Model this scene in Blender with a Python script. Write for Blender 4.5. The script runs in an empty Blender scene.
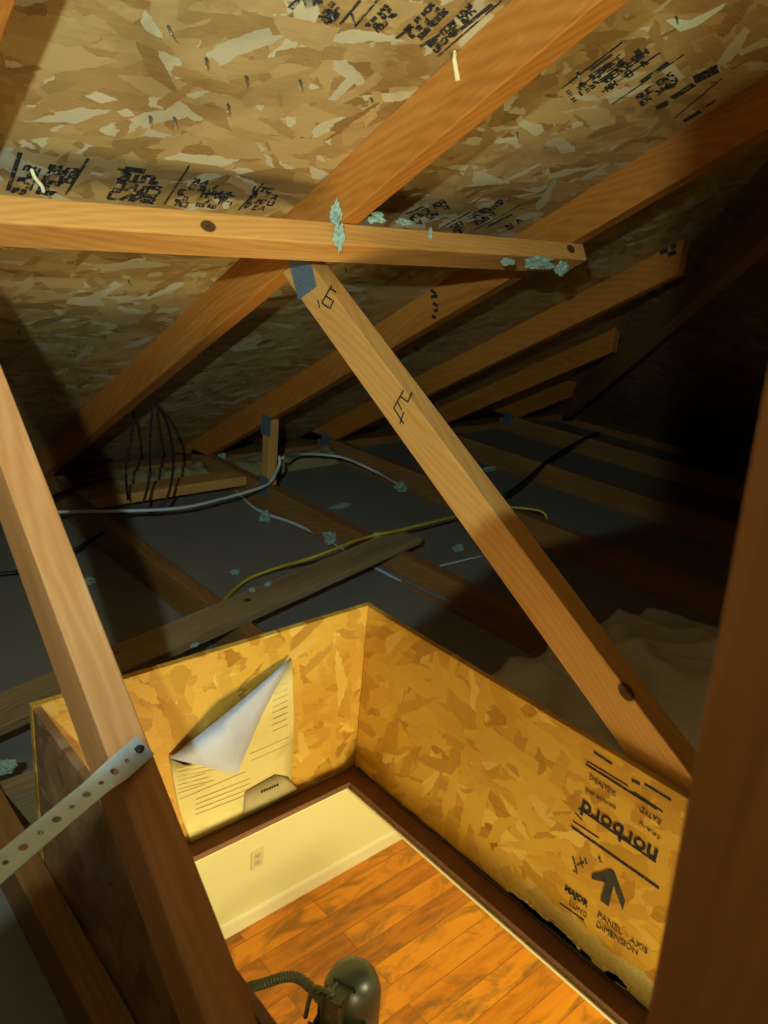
import bpy, bmesh, math, random
from mathutils import Vector, Matrix, noise
random.seed(7)
S = bpy.context.scene
COL = S.collection
V = Vector
# ------------------------------------------------------------------ camera (world: X, Y along the hatch sides, Z up, z=0 top of ceiling board)
PX, PY, F = 384.0, 512.0, 790.07
A_ = V((0.75320272, 0.15533289, -0.63918491)); B_ = V((-0.65235041, 0.3010848, -0.6955479)); Z_ = V((0.0844074, 0.94086111, 0.32810937))
EYE = V((0, 0, .932))
M3 = Matrix((A_, B_, Z_))
cam = bpy.data.cameras.new('camera'); camo = bpy.data.objects.new('camera', cam); COL.objects.link(camo)
m4 = M3.to_4x4(); m4.translation = EYE; camo.matrix_world = m4
cam.sensor_fit = 'VERTICAL'; cam.sensor_height = 24; cam.sensor_width = 18; cam.lens = F / 1024 * 24; cam.clip_start = .01; cam.dof.use_dof = True; cam.dof.focus_distance = 1.35; cam.dof.aperture_fstop = 7.7
S.camera = camo
S.view_settings.view_transform = 'Standard'; S.view_settings.look = 'None'; S.view_settings.exposure = 0; S.view_settings.gamma = 1
S.view_settings.use_curve_mapping = False
RS, RI = .566, 1.558            # underside line of the top chords: z = RI - RS*y
RT = 1.652                      # underside of roof deck
def ray(x, y): return M3 @ V((x - PX, -(y - PY), -F))
def on(ax, x, y, val):
    v = ray(x, y); return EYE + v * ((val - EYE[ax]) / v[ax])
def onroof(x, y, off=0):
    v = ray(x, y); t = (RT + off - RS * EYE.y - EYE.z) / (v.z + RS * v.y); return EYE + v * t
# ------------------------------------------------------------------ helpers
def tag(o, label=None, cat=None, group=None, kind=None):
    if label: o['label'] = label
    if cat: o['category'] = cat
    if group: o['group'] = group
    if kind: o['kind'] = kind
    return o
def empty(name, loc, label, cat, group=None):
    o = bpy.data.objects.new(name, None); COL.objects.link(o); o.location = loc; o.empty_display_size = .05
    return tag(o, label, cat, group)
def frame(origin, x, z):
    x = V(x).normalized(); z = V(z); z = V((1, 0, 0)) if abs(z.normalized().dot(x)) > .999 else z; z = (z - x * z.dot(x)).normalized(); y = z.cross(x)
    m = Matrix((x, y, z)).transposed().to_4x4(); m.translation = origin; return m
def root_loc(p):
    l = V((0, 0, 0))
    while p: l += p.location if p.type == 'EMPTY' else p.matrix_basis.translation; p = p.parent
    return l
def link(name, bm, m, parent=None, mat_world=None, smooth=False):
    """bm given in the local frame mat_world"""
    me = bpy.data.meshes.new(name); bmesh.ops.recalc_face_normals(bm, faces=bm.faces[:]); bm.to_mesh(me); bm.free()
    if smooth:
        for p in me.polygons: p.use_smooth = True
    o = bpy.data.objects.new(name, me); COL.objects.link(o); me.materials.append(m)
    mw = mat_world or Matrix.Identity(4)
    if parent:
        o.parent = parent
        mw = WORLD[parent.name].inverted() @ mw
    o.matrix_basis = mw
    WORLD[o.name] = (WORLD[parent.name] @ mw) if parent else mw.copy()
    return o
WORLD = {}
def reg(e):
    WORLD[e.name] = Matrix.Translation(e.location); return e
def thing(name, loc, label, cat, group=None): return reg(empty(name, loc, label, cat, group))
def add_box(bm, c, s, rot=None):
    r = bmesh.ops.create_cube(bm, size=1)
    for v in r['verts']:
        p = V((v.co.x * s[0], v.co.y * s[1], v.co.z * s[2]))
        if rot: p = rot @ p
        v.co = p + V(c)
    return r['verts']
def bevel(bm, w, seg=2):
    bmesh.ops.bevel(bm, geom=bm.edges[:], offset=w, segments=seg, affect='EDGES', profile=.5, clamp_overlap=True)
def box(name, lo, hi, m, parent=None, bev=.0015, kind=None):
    lo, hi = V(lo), V(hi); c = (lo + hi) / 2; bm = bmesh.new(); add_box(bm, (0, 0, 0), hi - lo)
    if bev: bevel(bm, bev)
    o = link(name, bm, m, parent, Matrix.Translation(c))
    if kind: o['kind'] = kind
    return o
def beam(name, p0, p1, w, h, m, parent=None, up=(0, 0, 1), bev=.002, warp=0):
    """stick from p0 to p1 (centre line); h along up, w across"""
    p0, p1 = V(p0), V(p1); L = (p1 - p0).length; fr = frame((p0 + p1) / 2, p1 - p0, up)
    bm = bmesh.new(); add_box(bm, (0, 0, 0), (L, w, h))
    if bev: bevel(bm, bev)
    return link(name, bm, m, parent, fr)
def prism(name, poly, x0, x1, m, parent=None, along=(0, 1, 0), bev=.002):
    """poly of (y,z) extruded from x0 to x1, object frame along the member for the grain"""
    cy = sum(p[0] for p in poly) / len(poly); cz = sum(p[1] for p in poly) / len(poly)
    fr = frame(V(((x0 + x1) / 2, cy, cz)), along, (0, 0, 1)); inv = fr.inverted(); bm = bmesh.new()
    a = [bm.verts.new(inv @ V((x0, y, z))) for y, z in poly]; b = [bm.verts.new(inv @ V((x1, y, z))) for y, z in poly]
    bm.faces.new(a); bm.faces.new(b[::-1])
    for i in range(len(poly)): j = (i + 1) % len(poly); bm.faces.new((a[i], b[i], b[j], a[j]))
    if bev: bevel(bm, bev)
    return link(name, bm, m, parent, fr)
def cut_frame_quad(bm, pts, inv): return [bm.verts.new(inv @ V(p)) for p in pts]
def slab(name, pts, thick, m, parent=None, kind=None, fr=None, bev=0):
    """flat polygon with thickness along its normal side `thick` vector"""
    fr = fr or Matrix.Identity(4); inv = fr.inverted(); bm = bmesh.new(); t = V(thick)
    a = [bm.verts.new(inv @ V(p)) for p in pts]; b = [bm.verts.new(inv @ (V(p) + t)) for p in pts]
    bm.faces.new(a); bm.faces.new(b[::-1])
    for i in range(len(pts)): j = (i + 1) % len(pts); bm.faces.new((a[i], b[i], b[j], a[j]))
    if bev: bevel(bm, bev)
    o = link(name, bm, m, parent, fr)
    if kind: o['kind'] = kind
    return o
def smooth_path(pts, n=8):
    out = []; P = [pts[0]] + list(pts) + [pts[-1]]
    for i in range(1, len(P) - 2):
        for k in range(n):
            t = k / n; a, b, c, d = P[i - 1], P[i], P[i + 1], P[i + 2]
            out.append(.5 * ((2 * b) + (c - a) * t + (2 * a - 5 * b + 4 * c - d) * t * t + (3 * b - a - 3 * c + d) * t ** 3))
    out.append(pts[-1]); return out
def add_tube(bm, pts, r, seg=8, rz=None):
    pts = [V(p) for p in pts]; rings = []
    for i, p in enumerate(pts):
        t = (pts[min(i + 1, len(pts) - 1)] - pts[max(i - 1, 0)])
        t = t.normalized() if t.length > 1e-9 else V((1, 0, 0))
        a = t.cross(V((0, 0, 1))); a = a.normalized() if a.length > .05 else t.cross(V((1, 0, 0))).normalized(); b = a.cross(t)
        rr = r[i] if isinstance(r, (list, tuple)) else r
        rings.append([bm.verts.new(p + a * math.cos(k * 2 * math.pi / seg) * rr + b * math.sin(k * 2 * math.pi / seg) * (rz or rr)) for k in range(seg)])
    for i in range(len(rings) - 1):
        for k in range(seg): bm.faces.new((rings[i][k], rings[i][(k + 1) % seg], rings[i + 1][(k + 1) % seg], rings[i + 1][k]))
    bm.faces.new(rings[0]); bm.faces.new(rings[-1][::-1])
def cable(name, pts, r, m, label, cat='cable', group=None, parent=None, flat=None):
    pts = smooth_path([V(p) for p in pts]); o0 = pts[0].copy(); bm = bmesh.new(); add_tube(bm, [p - o0 for p in pts], r, 8, flat)
    o = link(name, bm, m, parent, Matrix.Translation(o0), True)
    if label: tag(o, label, cat, group)
    return o
# ------------------------------------------------------------------ materials
def newmat(name):
    m = bpy.data.materials.new(name); m.use_nodes = True; nt = m.node_tree; nt.nodes.clear()
    out = nt.nodes.new('ShaderNodeOutputMaterial'); b = nt.nodes.new('ShaderNodeBsdfPrincipled'); nt.links.new(b.outputs[0], out.inputs[0])
    return m, nt, b, out
class G:
    def __init__(s, nt): s.nt = nt
    def n(s, t, **k):
        x = s.nt.nodes.new('ShaderNode' + t)
        for a, v in k.items(): setattr(x, a, v)
        return x
    def l(s, a, b): s.nt.links.new(a, b)
    def put(s, sock, v):
        if isinstance(v, bpy.types.NodeSocket): s.l(v, sock)
        else: sock.default_value = v
    def math(s, op, a, b=0, c=0, clamp=False):
        x = s.n('Math', operation=op, use_clamp=clamp); s.put(x.inputs[0], a); s.put(x.inputs[1], b); s.put(x.inputs[2], c); return x.outputs[0]
    def vm(s, op, a, b):
        x = s.n('VectorMath', operation=op); s.put(x.inputs[0], a); s.put(x.inputs[1], b); return x.outputs[0]
    def map(s, v, loc=(0, 0, 0), rot=(0, 0, 0), sc=(1, 1, 1)):
        x = s.n('Mapping'); s.l(v, x.inputs[0]); x.inputs[1].default_value = loc; x.inputs[2].default_value = rot; x.inputs[3].default_value = sc; return x.outputs[0]
    def noise(s, v, scale, detail=3, rough=.5, dist=0):
        x = s.n('TexNoise'); s.l(v, x.inputs['Vector']); x.inputs['Scale'].default_value = scale; x.inputs['Detail'].default_value = detail
        x.inputs['Roughness'].default_value = rough; x.inputs['Distortion'].default_value = dist; return x.outputs[0], x.outputs[1]
    def ramp(s, f, stops, interp='LINEAR'):
        x = s.n('ValToRGB'); s.put(x.inputs[0], f); e = x.color_ramp.elements; x.color_ramp.interpolation = interp
        while len(e) < len(stops): e.new(.5)
        for k, (p, c) in enumerate(stops):
            e[k].position = p; e[k].color = (c[0], c[1], c[2], 1) if not isinstance(c, (int, float)) else (c, c, c, 1)
        return x.outputs[0]
    def mix(s, f, a, b, bt='MIX'):
        x = s.n('Mix', data_type='RGBA', blend_type=bt); s.put(x.inputs[0], f); s.put(x.inputs[6], a if isinstance(a, bpy.types.NodeSocket) else (*a, 1)); s.put(x.inputs[7], b if isinstance(b, bpy.types.NodeSocket) else (*b, 1)); return x.outputs[2]
    def bump(s, h, strength, dist):
        x = s.n('Bump'); x.inputs['Strength'].default_value = strength; x.inputs['Distance'].default_value = dist; s.l(h, x.inputs['Height']); return x.outputs[0]
def srgb(r, g, b):
    f = lambda c: (c / 255) / 12.92 if c <= 10 else (((c / 255) + .055) / 1.055) ** 2.4
    return (f(r), f(g), f(b))
def osb(name, dark, mid, light, pale, spread=1.0, size=1.0, seed=0, stain=0, torn=False, plane='xy', bleach=.12):
    m, nt, b, out = newmat(name); g = G(nt); tc = g.n('TexCoord'); v = tc.outputs['Object']
    if plane == 'xz': v = g.map(v, rot=(math.pi / 2, 0, 0))
    if plane == 'yz': v = g.map(g.map(v, rot=(0, 0, -math.pi / 2)), rot=(math.pi / 2, 0, 0))
    sep = g.n('SeparateXYZ'); g.l(v, sep.inputs[0]); cmb = g.n('CombineXYZ'); g.l(sep.outputs[0], cmb.inputs[0]); g.l(sep.outputs[1], cmb.inputs[1]); v = cmb.outputs[0]
    _, wc = g.noise(v, 22, 2); wv = g.vm('SCALE', g.vm('SUBTRACT', wc, (.5, .5, .5)), (0, 0, 0)); wv.node.inputs[3].default_value = .012
    _, wf = g.noise(v, 90, 2); wv2 = g.vm('SCALE', g.vm('SUBTRACT', wf, (.5, .5, .5)), (0, 0, 0)); wv2.node.inputs[3].default_value = .009
    vv = g.vm('ADD', g.vm('ADD', v, wv), wv2)
    best = tone = dirn = None; fibre = None
    angs = [0, .35, -.4, .85, -.9, 1.35, .12, -.2]
    for i, a in enumerate(angs):
        a *= spread
        mp = g.map(vv, loc=(i * 3.7 + seed, i * 1.3, 0), rot=(0, 0, a))
        ln = (.075 if i % 2 else .1) * size; wd = (.022 if i % 3 else .032) * size
        mp = g.map(mp, sc=(1 / ln, 1 / wd, 1))
        vo = g.n('TexVoronoi', voronoi_dimensions='2D', feature='F1', distance='CHEBYCHEV' if i % 2 else 'EUCLIDEAN'); g.l(mp, vo.inputs['Vector']); vo.inputs['Scale'].default_value = 1
        vo.inputs['Randomness'].default_value = .95
        sc = g.n('SeparateColor'); g.l(vo.outputs['Color'], sc.inputs[0])
        fb, _ = g.noise(g.map(v, rot=(0, 0, a), sc=(18, 420, 1)), 1, 2, .6)
        if best is None: best, tone, dirn, fibre = sc.outputs[0], sc.outputs[1], sc.outputs[2], fb
        else:
            msk = g.math('GREATER_THAN', sc.outputs[0], best); best = g.math('MAXIMUM', best, sc.outputs[0])
            def mf(A, B):
                x = g.n('Mix', data_type='FLOAT'); g.l(msk, x.inputs[0]); g.l(A, x.inputs[2]); g.l(B, x.inputs[3]); return x.outputs[0]
            tone = mf(tone, sc.outputs[1]); dirn = mf(dirn, sc.outputs[2]); fibre = mf(fibre, fb)
    big, _ = g.noise(v, 6, 3)
    t = g.math('ADD', g.math('MULTIPLY', tone, .5), g.math('ADD', g.math('MULTIPLY', big, .35), .08))
    t = g.math('ADD', t, g.math('MULTIPLY', g.math('SUBTRACT', fibre, .5), .35))
    c = g.ramp(t, [(.08, dark), (.3, mid), (.62, light), (.85, light), (1, pale)])
    pl = g.math('MULTIPLY', g.math('GREATER_THAN', dirn, 1 - bleach), .6); c = g.mix(pl, c, pale)
    dk = g.math('MULTIPLY', g.math('LESS_THAN', dirn, .07), .45); c = g.mix(dk, c, dark)
    # small dark resin flecks
    f1, _ = g.noise(g.map(vv, sc=(40, 130, 1)), 1, 4, .7); fk = g.ramp(f1, [(.66, 0.), (.74, 1.)]); c = g.mix(g.math('MULTIPLY', fk, .5), c, [x * .3 for x in dark])
    if stain:
        s1, _ = g.noise(v, 3.2, 4, .6, 1); c = g.mix(g.math('MULTIPLY', g.ramp(s1, [(.52, 0.), (.72, 1.)]), stain), c, [x * .45 for x in dark])
    if torn:  # torn pale band along the lower edge
        e, _ = g.noise(v, 28, 5, .65); h = g.math('ADD', g.math('MULTIPLY', sep.outputs[1], -1), g.math('MULTIPLY', g.math('SUBTRACT', e, .5), .05))
        lim = -.118; xg = g.ramp(g.math('ADD', sep.outputs[0], .5), [(.55, 1.), (.9, 0.)])
        k = g.math('MULTIPLY', g.math('LESS_THAN', h, lim), xg); n2, _ = g.noise(v, 160, 4, .8)
        c = g.mix(g.math('MULTIPLY', k, .95), c, g.mix(n2, srgb(150, 135, 70), srgb(235, 225, 170)))
    g.l(c, b.inputs['Base Color'])
    b.inputs['Roughness'].default_value = .5
    rr = g.math('ADD', .3, g.math('MULTIPLY', dirn, .4)); g.l(rr, b.inputs['Roughness'])
    hb = g.math('ADD', g.math('MULTIPLY', best, 1.2), g.math('MULTIPLY', fibre, .35)); g.l(g.bump(hb, .55, .0012 * size), b.inputs['Normal'])
    return m
def wood(name, c0, c1, c2, knots=(), rough=.55, seed=0, scratch=.0, knotty=.0):
    """grain runs along local X"""
    m, nt, b, out = newmat(name); g = G(nt); tc = g.n('TexCoord'); oi = g.n('ObjectInfo')
    off = g.n('CombineXYZ'); g.l(g.math('MULTIPLY', oi.outputs['Random'], 13.1), off.inputs[0]); g.l(g.math('MULTIPLY', oi.outputs['Random'], 5.3), off.inputs[1]); g.l(g.math('MULTIPLY', oi.outputs['Random'], 3.7), off.inputs[2])
    v0 = tc.outputs['Object']; v = g.vm('ADD', v0, off.outputs[0])
    n1, nc = g.noise(g.map(v, sc=(1.6, 9, 9)), 1, 3, .5)
    rad = g.n('VectorMath', operation='LENGTH'); 
    pv = g.vm('MULTIPLY', g.vm('ADD', v0, g.vm('SCALE', nc, (0, 0, 0))), (0.16, 1, 1)); 
    pv.node.inputs[0].links[0].from_node.inputs[1].links[0].from_node.inputs[3].default_value = .06
    g.l(g.vm('ADD', pv, (0, .035, .045 + seed * .013)), rad.inputs[0])
    rings = g.math('SINE', g.math('MULTIPLY', rad.outputs[1], 900)); rings = g.math('ADD', g.math('MULTIPLY', rings, .5), .5)
    fine, _ = g.noise(g.map(v, sc=(9, 320, 320)), 1, 3, .6)
    mot, _ = g.noise(g.map(v, sc=(2.5, 14, 14)), 1, 4, .6)
    t = g.math('ADD', g.math('ADD', g.math('MULTIPLY', rings, .10), g.math('MULTIPLY', fine, .25)), g.math('ADD', g.math('MULTIPLY', mot, .65), .05))
    c = g.ramp(t, [(.25, c0), (.55, c1), (.85, c2)])
    for (kx, ky, kz, kr) in knots:
        d = g.n('VectorMath', operation='LENGTH'); g.l(g.vm('MULTIPLY', g.vm('SUBTRACT', v0, (kx, ky, kz)), (.75, 1, 1)), d.inputs[0])
        dd = g.math('ADD', d.outputs[1], g.math('MULTIPLY', g.math('SUBTRACT', fine, .5), .002))
        c = g.mix(g.ramp(g.math('DIVIDE', dd, kr), [(.0, 1.), (.55, .9), (.75, 1.), (.95, .35), (1., 0.)]), c, [x * .12 for x in c0])
    if scratch:
        s, _ = g.noise(g.map(v, rot=(.4, .3, .5), sc=(14, 50, 50)), 1, 5, .75); c = g.mix(g.math('MULTIPLY', g.ramp(s, [(.6, 0.), (.7, 1.)]), scratch), c, srgb(190, 160, 120))
    g.l(c, b.inputs['Base Color']); b.inputs['Roughness'].default_value = rough; b.inputs['Specular IOR Level'].default_value = .35
    g.l(g.bump(g.math('ADD', fine, g.math('MULTIPLY', rings, .5)), .25, .0006), b.inputs['Normal'])
    return m
def plain(name, col, rough=.6, metal=0, spec=.4, bump=None, vary=.0, sc=40, trans=0):
    m, nt, b, out = newmat(name); g = G(nt); tc = g.n('TexCoord'); v = tc.outputs['Object']
    n, _ = g.noise(v, sc, 4, .6); c = g.mix(n, [x * (1 - vary) for x in col], [min(1, x * (1 + vary)) for x in col]); g.l(c, b.inputs['Base Color'])
    b.inputs['Roughness'].default_value = rough; b.inputs['Metallic'].default_value = metal; b.inputs['Specular IOR Level'].default_value = spec
    if bump: g.l(g.bump(n, bump[0], bump[1]), b.inputs['Normal'])
    if trans: b.inputs['Transmission Weight'].default_value = trans
    return m
def ink(name, col=(.012, .011, .011), cover=.55, sc=140):
    m, nt, b, out = newmat(name); g = G(nt); tc = g.n('TexCoord'); n, _ = g.noise(tc.outputs['Object'], sc, 4, .75)
    b.inputs['Base Color'].default_value = (*col, 1); b.inputs['Roughness'].default_value = .8
    tr = g.n('BsdfTransparent'); mx = g.n('MixShader'); g.l(g.ramp(n, [(cover - .06, 1.), (cover + .06, .12)]), mx.inputs[0]); g.l(tr.outputs[0], mx.inputs[1]); g.l(b.outputs[0], mx.inputs[2]); g.l(mx.outputs[0], out.inputs[0])
    return m
W_raft = wood('rafter_pine', srgb(122, 70, 24), srgb(174, 108, 40), srgb(198, 134, 60), scratch=.2)
W_web = wood('web_pine', srgb(165, 115, 55), srgb(198, 146, 78), srgb(214, 168, 100), knots=((-.36, .0, .03, .016),), seed=1)
W_stud = wood('stud_pine', srgb(160, 98, 52), srgb(196, 136, 82), srgb(222, 170, 118), seed=2)
W_pur = wood('purlin_pine', srgb(170, 108, 46), srgb(205, 145, 74), srgb(226, 174, 104), knots=((-.28, -.032, -.004, .010), (.56, -.032, .004, .010)), seed=3)
W_post = wood('post_pine', srgb(150, 88, 48), srgb(186, 118, 68), srgb(204, 136, 82), seed=1)
W_chord = wood('chord_pine', srgb(112, 74, 38), srgb(146, 102, 56), srgb(168, 126, 74), seed=2)
W_plank = wood('plank_grey', srgb(104, 84, 58), srgb(154, 128, 92), srgb(176, 152, 116), scratch=.25, knots=((.1, .01, .02, .014), (-.25, .02, .02, .012)), rough=.75)
W_trim = wood('ledge_wood', srgb(84, 56, 36), srgb(112, 76, 50), srgb(132, 94, 64), rough=.7)
OSB_roof = osb('osb_roof', srgb(104, 74, 40), srgb(152, 120, 72), srgb(178, 150, 100), srgb(198, 196, 172), spread=1.0, size=.95, seed=2.2, stain=.35, bleach=.13)
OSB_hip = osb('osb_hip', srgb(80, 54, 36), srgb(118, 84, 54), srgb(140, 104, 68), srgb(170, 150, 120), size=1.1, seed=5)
pan = (srgb(140, 90, 28), srgb(188, 138, 46), srgb(212, 166, 62), srgb(230, 196, 100))
OSB_back = osb('osb_back', *pan, spread=1.5, size=.8, seed=9.1, plane='xz', bleach=.08)
OSB_right = osb('osb_right', *pan, spread=1.6, size=.9, seed=4.4, plane='yz', torn=-1, bleach=.06)
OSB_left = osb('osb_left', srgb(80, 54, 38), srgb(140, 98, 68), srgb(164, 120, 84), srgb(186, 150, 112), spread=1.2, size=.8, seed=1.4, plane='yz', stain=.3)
DRY = plain('ceiling_board_paper', srgb(132, 128, 120), .85, vary=.12, sc=7, spec=.15)
METAL = plain('galvanised_steel_torch_tint', srgb(205, 228, 250), .4, .5, vary=.15, sc=60)  # bluish base colour stands in for torchlight that misses the strap
PLATE = plain('nail_plate_steel', srgb(120, 138, 160), .5, .6, vary=.4, sc=220, bump=(.6, .001))
BLK = plain('black_cable_sheath', srgb(22, 22, 24), .45)
WHT = plain('white_cable_sheath', srgb(200, 205, 215), .5)
BLU = plain('blue_cable_sheath', srgb(70, 100, 160), .5)
YEL = plain('yellow_cable_sheath', srgb(190, 170, 40), .5)
GRC = plain('grey_cable_sheath', srgb(110, 115, 125), .5)
FLUFF = plain('pale_insulation_fluff', srgb(152, 176, 162), .95, vary=.25, sc=120, bump=(1, .004), spec=.1)
INK = ink('stamp_black', cover=.56); INKF = ink('stamp_faded', (.05, .04, .03), cover=.5, sc=200)
INKS = plain('marker_ink', (.02, .018, .018), .8)
PAINT = plain('cream_wall_paint', srgb(238, 236, 186), .75, vary=.02, sc=4)
WHITE = plain('white_trim_paint', srgb(240, 236, 205), .45, vary=.02)
# ------------------------------------------------------------------ roof deck, hip deck
def zr(y, off=0): return RT + off - RS * y
hx = lambda y: y + .96
fr_roof = frame(V((0, 1, zr(1))), (1, 0, 0), V((0, RS, 1)))
deck = slab('ceiling_roof_deck', [(-1.3, -1.6, zr(-1.6)), (hx(-1.6), -1.6, zr(-1.6)), (hx(2.95), 2.95, zr(2.95)), (-1.3, 2.95, zr(2.95))][::1], V((0, RS, 1)).normalized() * .011, OSB_roof, kind='structure', fr=fr_roof)
fr_hip = frame(V((3, 0, zr(2.04))), (0, 1, 0), V((RS, 0, 1)))
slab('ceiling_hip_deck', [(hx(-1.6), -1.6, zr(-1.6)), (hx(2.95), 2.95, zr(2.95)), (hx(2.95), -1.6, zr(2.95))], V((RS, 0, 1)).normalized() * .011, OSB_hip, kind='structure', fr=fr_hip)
# opposite slope behind the camera (ridge at y=-1.6)
slab('ceiling_rear_deck', [(-1.3, -1.6, zr(-1.6)), (hx(-1.6), -1.6, zr(-1.6)), (hx(-1.6) + 3.2, -5.6, zr(2.4)), (-1.3, -5.6, zr(2.4))], V((0, -RS, 1)).normalized() * .011, OSB_hip, kind='structure')
# ------------------------------------------------------------------ ceiling board with hatch hole (x .266-.838, y -.45-.93)
HX0, HX1, HY0, HY1 = .266, .838, -.46, .93
bm = bmesh.new()
xs = [-1.3, HX0, HX1, 3.95]; ys = [-1.6, HY0, HY1, 2.95]
for i in range(3):
    for j in range(3):
        if i == 1 and j == 1: continue
        add_box(bm, ((xs[i] + xs[i + 1]) / 2, (ys[j] + ys[j + 1]) / 2, -.0065), (xs[i + 1] - xs[i], ys[j + 1] - ys[j], .013))
bmesh.ops.remove_doubles(bm, verts=bm.verts[:], dist=1e-5)
link('floor_ceiling_board', bm, DRY)['kind'] = 'structure'
# wall top plates under the eave and hip
box('trim_1', (-1.3, 2.72, .0), (3.86, 2.81, .038), W_chord, bev=.002, kind='structure')
box('trim_2', (3.80, -1.5, .0), (3.89, 2.71, .038), W_chord, bev=.002, kind='structure')
# ------------------------------------------------------------------ trusses
PITCH = V((0, 1, -RS))
def truss(xc, ytop, label, webs=False, mats=(W_raft, W_chord)):
    x0, x1 = xc - .019, xc + .019
    t = thing('roof_truss', (xc, 2.72, 0), label, 'truss', 'roof trusses')
    ye = 2.70
    rz = lambda y: RI - RS * y
    ylow = (RI - .089) / RS    # where the underside meets the bottom chord top
    # top chord, vertical end cuts, tail rests on bottom chord
    poly = [(ytop, rz(ytop)), (ytop, zr(ytop) - .001), (2.86, zr(2.86) - .001), (2.86, .042), (2.816, .042), (2.816, .0895), (ylow, .0895)]
    prism('top_chord', poly, x0, x1, mats[0], t, PITCH)
    bm_ = prism('bottom_chord', [(-1.5, .0005), (2.715, .0005), (2.715, .0885), (-1.5, .0885)], x0, x1, mats[1], t, (0, 1, 0))
    # heel web at y 2.2
    if webs: prism('heel_web', [(2.18, .0895), (2.218, .0895), (2.218, rz(2.218) - .001), (2.18, rz(2.18) - .001)], x0, x1, W_web, t, (0, 0, 1), .0015)
    for (y, z) in (((2.2, .085), (2.2, .30)) if webs else ((2.66, .07),)):
        nail_plate(t, x0, y, z, .055, .07)
    return t
def nail_plate(t, x, y, z, w, h, ang=0, side=-1):
    fr = frame(V((x + side * .0008, y, z)), (0, math.cos(ang), math.sin(ang)), (side, 0, 0)); bm = bmesh.new()
    add_box(bm, (0, 0, 0), (w, h, .0012)); nx, ny = int(w / .009), int(h / .009)
    for i in range(nx):
        for j in range(ny):
            add_box(bm, ((i + .5) * w / nx - w / 2, (j + .5) * h / ny - h / 2, .0009), (.0022, .0045, .0008))
    return link('nail_plate', bm, PLATE, t, fr)
T0 = truss(.247, -1.5, 'nearest roof truss with the slender leaning stud in the left foreground')
T1 = truss(.857, -1.5, 'orange-brown roof truss over the hatch with the long pale diagonal brace crossing the centre')
T2 = truss(1.467, -1.5, 'roof truss just beyond the brace whose rafter meets the cut end of the horizontal board', True)
T3 = truss(2.077, 1.16, 'third truss past the brace, its square-cut rafter end standing out at the right')
T4 = truss(2.687, 1.71, 'fourth truss past the brace, shorter dim rafter under the longer square-cut one')
T5 = truss(3.297, 2.27, 'farthest and shortest truss, low in the dark right-hand corner')
# diagonal webs (2x3 on edge in the truss plane)
def web_poly(yt0, zt0, yt1, zt1, depth, ytopcut=None):
    """upper edge from (yt0,zt0) low to (yt1,zt1) high; returns quad extended to chord / rafter"""
    d = V((yt1 - yt0, zt1 - zt0)).normalized(); nrm = V((d.y, -d.x))  # towards +y,-z
    def hit_low(p): t = (.0895 - p.y) / d.y; return p + d * t
    def hit_top(p): t = (RI - .0005 - RS * p.x - p.y) / (d.y + RS * d.x); return p + d * t
    a = V((yt0, zt0)); b = a + nrm * depth
    return [tuple(hit_low(a)), tuple(hit_low(b)), tuple(hit_top(b)), tuple(hit_top(a))]
def edge_pts(X, pa, pb):
    a = on(0, *pa, X); b = on(0, *pb, X); return a, b
# brace: middle ridge (top edge of -X face) seen from (318,262) to (690,770) ; left edge = lower edge of -X face
a, b = on(0, 441, 440, .838), on(0, 560, 600, .838)
br = prism('diagonal_web', web_poly(b.y, b.z, a.y, a.z, .064), .838, .876, W_web, T1, V((0, a.y - b.y, a.z - b.z)))
kn = WORLD[br.name].inverted() @ on(0, 626, 692, .838); br.data.materials[0] = wood('brace_pine', srgb(165, 115, 55), srgb(198, 146, 78), srgb(214, 168, 100), knots=((kn.x, kn.y, kn.z, .011),), seed=1)
tag(br, 'long pale diagonal brace, stamped near its top')
a0, b0 = on(0, 42, 578, .228), on(0, 194, 990, .228)
stud = prism('diagonal_web', web_poly(b0.y, b0.z, a0.y, a0.z, .064), .228, .266, W_stud, T0, V((0, a0.y - b0.y, a0.z - b0.z)))
tag(stud, 'slender leaning stud with cathedral grain')
# upright posts
rz = lambda y: RI - RS * y
ye0 = on(0, 768, 400, .228); ye1 = on(0, 650, 1020, .228); sl = (ye0.y - ye1.y) / (ye0.z - ye1.z)
yl = lambda z: ye1.y + .001 + (z - ye1.z) * sl
zt = 1.52
post = prism('upright_web', [(yl(.12) - .066, .0895), (yl(.0895), .0895), (yl(zt), rz(yl(zt)) - .001), (yl(zt) - .064, rz(yl(zt) - .064) - .001)], .228, .266, W_post, T0, (0, 0, 1), .0015)
tag(post, 'reddish-brown upright close on the right')
prism('upright_web', [(-.03, .0895), (.034, .0895), (.064, rz(.064) - .001), (.0, rz(.0) - .001)], .838, .876, W_raft, T1, (0, 0, 1), .002)
p = on(0, 303, 274, .838); nail_plate(T1, .838, p.y - .0, p.z, .06, .07, -.5)
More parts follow.
